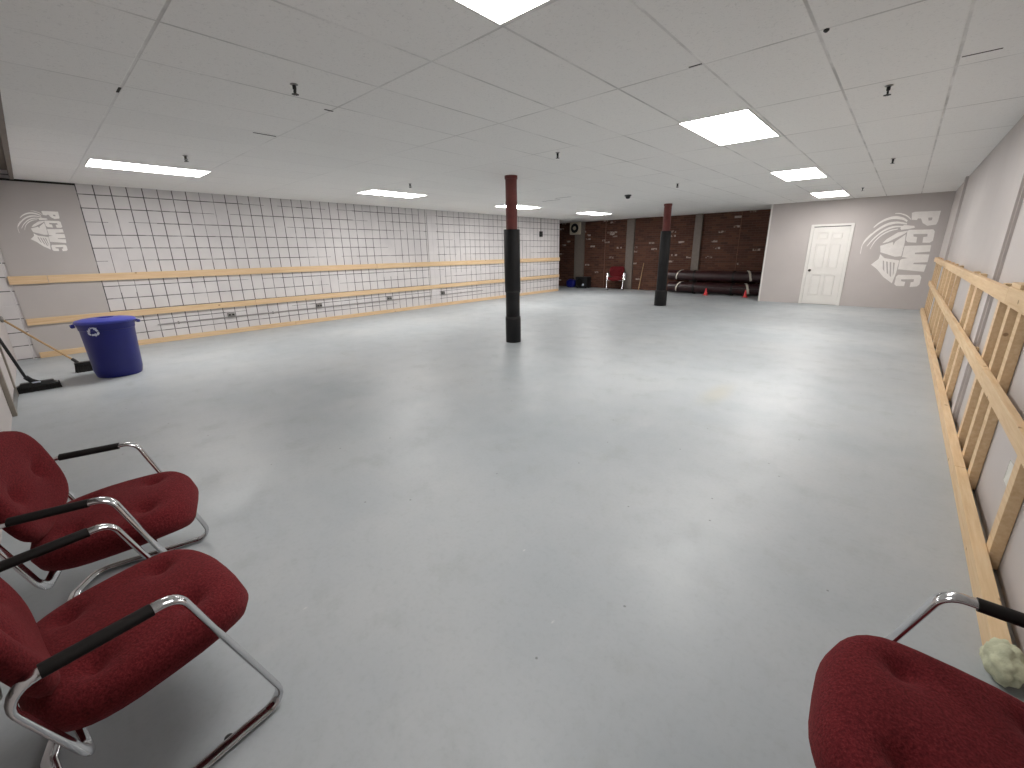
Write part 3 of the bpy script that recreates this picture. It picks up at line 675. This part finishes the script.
bm = bmesh.new(); tube(bm, [(.03, -.035, .10), (.05, -.02, .105), (.052, .03, .104)], .008, seg=8); obj('brace', bm, M['whitemark'], t, smooth=60)
t = thing('floor_broom', (-7.93, .17, 0), 'broom with a light wooden handle leaning from behind the blue bin to the near wall', 'broom')
hd = Vector((-.79, -.55, .62)).normalized()
bm = bmesh.new(); box(bm, -.05, .05, -.05, .13, .09, .13, bev=.012); obj('broom_head', bm, M['black'], t, smooth=40)
bm = bmesh.new()
for i in range(10):
    for j in range(40):
        x = -.045+.09*(i+.5)/10; y = -.045+.17*(j+.5)/40
        tube(bm, [(x, y, .1), (x*1.5+random.uniform(-.008, .008), y*1.1+random.uniform(-.01, .01), .002)], .005, seg=4, cap=False)
obj('bristles', bm, M['bristle'], t)
bm = bmesh.new(); tube(bm, [(0, 0, .12), (-.39, -.275, .40), (-.78, -.545, .685)], .0125, seg=12); obj('broom_handle', bm, M['broomwood'], t, smooth=60)
bm = bmesh.new(); tube(bm, [(.0, 0, .11), (-.05, -.035, .155), (-.07, -.05, .17)], .02, seg=12); obj('handle_socket', bm, M['black'], t, smooth=60)
bm = bmesh.new(); bmesh.ops.create_uvsphere(bm, u_segments=20, v_segments=12, radius=.042)
for v in bm.verts: v.co = Vector((v.co.x-.785, v.co.y*.5-.56, v.co.z+.70))
obj('hanging_grip', bm, M['steel'], t, smooth=180)

# ------------------------------------------------------------------ rolled mats
def roll(x0, x1, y, z, r, label, spiral):
    t = thing('rolled_mat', ((x0+x1)/2, y, z-r), label, 'mat', 'rolled maroon mats by the brick wall')
    L = (x1-x0)/2; turns = 4.3; n = 150; th = .032
    def prof(k):
        a = 2*math.pi*turns*k/n + spiral; return a, r-.005-(1-k/n)*(r-.045)
    bm = bmesh.new(); sects = []
    for s in (-L, L):
        ring = []
        for k in range(n+1):
            a, q = prof(k); ring.append(bm.verts.new((s, q*math.cos(a), r+q*math.sin(a))))
        for k in range(n, -1, -1):
            a, q = prof(k); q = max(.004, q-th); ring.append(bm.verts.new((s, q*math.cos(a), r+q*math.sin(a))))
        sects.append(ring)
    A, B = sects; m = len(A)
    for k in range(m):
        j = (k+1) % m; bm.faces.new((A[k], A[j], B[j], B[k]))
    for k in range(n):
        for S in (A, B): bm.faces.new((S[k], S[k+1], S[m-2-k], S[m-1-k]))
    obj('mat_sheet', bm, M['maroon_mat'], t, smooth=40)
    for s, sg in ((-L+.30, 1), (L-.42, -1)):
        arc = []
        for k in range(21):
            q = math.radians(85+130*k/20); arc.append((s + sg*.16*(1-(k/20))**2, (r+.002)*math.cos(q), r+(r+.002)*math.sin(q)))
        bm = bmesh.new(); tube(bm, arc, .008, .034, seg=8, up=(0, 0, 1)); obj('white_edge_tape', bm, M['matedge'], t, smooth=60)
    for s in (-L*.42, L*.38):
        bm = bmesh.new(); lathe(bm, [(r-.01, -.03), (r+.004, -.03), (r+.004, .03), (r-.01, .03)], 40, M=Matrix.Translation((s, 0, r)) @ Matrix.Rotation(math.pi/2, 4, 'Y')); obj('strap', bm, M['strap'], t, smooth=40)
    return t
roll(-5.95, -2.98, 14.83, .195, .19, 'maroon rolled mat lying on the floor below another roll', 1.0)
roll(-5.98, -2.96, 14.85, .583, .185, 'maroon rolled mat lying on top of another roll by the brick wall', 1.4)

def cone_proto():
    t = thing('sport_cone', (0, 0, 0), 'x', 'cone', 'small red cones in front of the mats')
    bm = bmesh.new()
    box(bm, -.075, .075, -.075, .075, 0, .012, bev=.004); obj('cone_base', bm, M['cone'], t, smooth=40)
    bm = bmesh.new(); lathe(bm, [(.06, .011), (.055, .02), (.016, .215), (.012, .222), (.009, .222), (.008, .2), (0, .2)], 24); obj('cone_body', bm, M['cone'], t, smooth=50)
    return t
cn = cone_proto(); cn.location = (-4.60, 14.50, 0); cn['label'] = 'small red cone before the mat rolls, left of the two'
dup(cn, (-3.43, 14.47, 0), .3, 'small red cone before the mat rolls, right of the two')

# ------------------------------------------------------------------ things along the brick wall
# square exhaust fan
t = thing('wall_fan', (-10.11, YB-.12, 2.325), 'cream square fan with a round black grille high in the brick corner', 'fan')
bm = bmesh.new(); box(bm, -.245, .245, -.06, .12, -.245, .245, bev=.03)
obj('fan_housing', bm, M['fanwhite'], t, smooth=40)
RXm = Matrix.Rotation(math.pi/2, 4, 'X')
bm = bmesh.new(); lathe(bm, [(0, .058), (.175, .058), (.18, .066), (.165, .072), (0, .066)], 36, M=RXm); obj('fan_opening', bm, M['black'], t, smooth=40)
bm = bmesh.new()
for rr in (.06, .09, .12, .15):
    tube(bm, [(rr*math.cos(2*math.pi*k/32), -.078, rr*math.sin(2*math.pi*k/32)) for k in range(32)], .003, seg=6, closed=True)
for k in range(8):
    a = math.pi*k/4; tube(bm, [(.05*math.cos(a), -.076, .05*math.sin(a)), (.172*math.cos(a), -.072, .172*math.sin(a))], .003, seg=6)
obj('fan_grille', bm, M['black'], t, smooth=60)
bm = bmesh.new(); lathe(bm, [(0, .070), (.075, .070), (.07, .084), (.03, .09), (0, .091)], 24, M=RXm); obj('fan_hub', bm, M['fanwhite'], t, smooth=50)
# blue duffel and black speaker cabinet
bm = bmesh.new(); bmesh.ops.create_icosphere(bm, subdivisions=4, radius=1)
for v in bm.verts:
    x, y, z = v.co; n_ = mn.noise(v.co*2.0)*.10+mn.noise(v.co*5)*.04
    sx = lambda q, p: math.copysign(abs(q)**p, q)
    v.co = Vector((sx(x, .6)*.20, sx(y, .6)*.16, sx(z, .65)*.17))*(1+n_); v.co.z = max(v.co.z, -.16)
t = thing('duffel_bag', (-10.06, 14.86, .162), 'blue bag slumped on the floor at the left end of the brick wall', 'bag')
obj('bag_body', bm, M['blue'], t, smooth=180)
bm = bmesh.new()
for s in (-.06, .06): tube(bm, fillet([(-.1, s, .13), (-.07, s*.6, .21), (.07, s*.6, .215), (.1, s, .13)], .04), .009, .014, seg=8)
obj('bag_handle', bm, M['strap'], t, smooth=60)
t = thing('speaker_box', (-9.50, 14.86, 0), 'black speaker box on the floor between the blue bag and the far armchair', 'speaker')
bm = bmesh.new(); box(bm, -.26, .26, -.17, .17, .02, .44, bev=.02); obj('speaker_cabinet', bm, M['black'], t, smooth=40)
bm = bmesh.new(); lathe(bm, [(.0, -.0), (.05, .0), (.13, .03), (.15, .034), (.15, .026), (0, .02)], 28, M=Matrix.Translation((-.05, -.165, .23)) @ RXm); obj('speaker_driver', bm, M['pad_black'], t, smooth=50)
bm = bmesh.new(); lathe(bm, [(0, .0), (.05, .0), (.045, .02), (.02, .03), (0, .032)], 20, M=Matrix.Translation((.10, -.168, .14)) @ RXm); obj('speaker_port', bm, M['whitemark'], t, smooth=50)
for sx_ in (-.2, .2):
    for sy_ in (-.12, .12):
        bm = bmesh.new(); lathe(bm, [(0, 0), (.02, 0), (.02, .022), (0, .022)], 12, sx_, sy_); obj('rubber_foot', bm, M['black'], t)
# pole leaning on the brick and two thin conduits
bm = bmesh.new(); tube(bm, [(-7.21, 15.08, .005), (-7.13, 15.215, .98)], .014, seg=10); tag(obj('wooden_pole', bm, M['broomwood'], smooth=60), 'thin light pole leaning on the brick wall just left of the far column', 'pole')
for x, lab in ((-8.78, 'thin brownish conduit running up the brick wall above the far armchair'), (-4.0, 'thin brownish conduit running up the brick wall above the mat rolls')):
    bm = bmesh.new(); tube(bm, [(x, YB-.014, .01), (x, YB-.014, HC-.002)], .013, seg=10)
    for z in (.5, 1.25, 2.0): box(bm, x-.03, x+.03, YB-.012, YB, z-.012, z+.012)
    tag(obj('conduit', bm, M['rustpipe'], smooth=40), lab, 'pipe', 'conduits on the brick wall')
# ------------------------------------------------------------------ electrics on the block wall
bm = bmesh.new(); tube(bm, [(XL+.012, 1.3, .315), (XL+.012, 9.3, .315)], .010, seg=10)
for y in (1.6, 3.2, 5.1, 6.7, 8.4): box(bm, XL, XL+.014, y-.012, y+.012, .29, .34)
tag(obj('conduit', bm, M['conduit'], smooth=40), 'thin gray conduit running low along the white block wall', 'pipe')
ords = ['nearest to the blue bin', 'second from the blue bin', 'third from the blue bin', 'farthest from the blue bin']
P0 = None
for k, y in enumerate((2.44, 4.17, 5.97, 7.71)):
    if P0 is None:
        P0 = t = thing('outlet_box', (XL, y, .36), 'x', 'outlet', 'outlet boxes low on the block wall')
        obj('outlet_cover', BX(0, .045, -.06, .06, -.045, .045, bev=.005), M['steel'], t, smooth=40)
        for s in (-.03, .03): obj('socket', BX(.044, .047, s-.018, s+.018, -.014, .014, bev=.004), M['dark'], t)
    else: t = dup(P0, (XL, y, .36), 0, 'x')
    t['label'] = f'small metal outlet box low on the block wall, {ords[k]}'
t = thing('switch_box', (XL, 12.2, 2.03), 'small dark box on a thin conduit high on the block wall, past the near column', 'electrical box')
obj('box_cover', BX(0, .06, -.06, .06, -.09, .09, bev=.006), M['black'], t, smooth=40)
bm = bmesh.new(); tube(bm, [(.02, 0, .08), (.02, 0, HC-2.03-.002)], .012, seg=8); obj('box_conduit', bm, M['steel'], t, smooth=60)
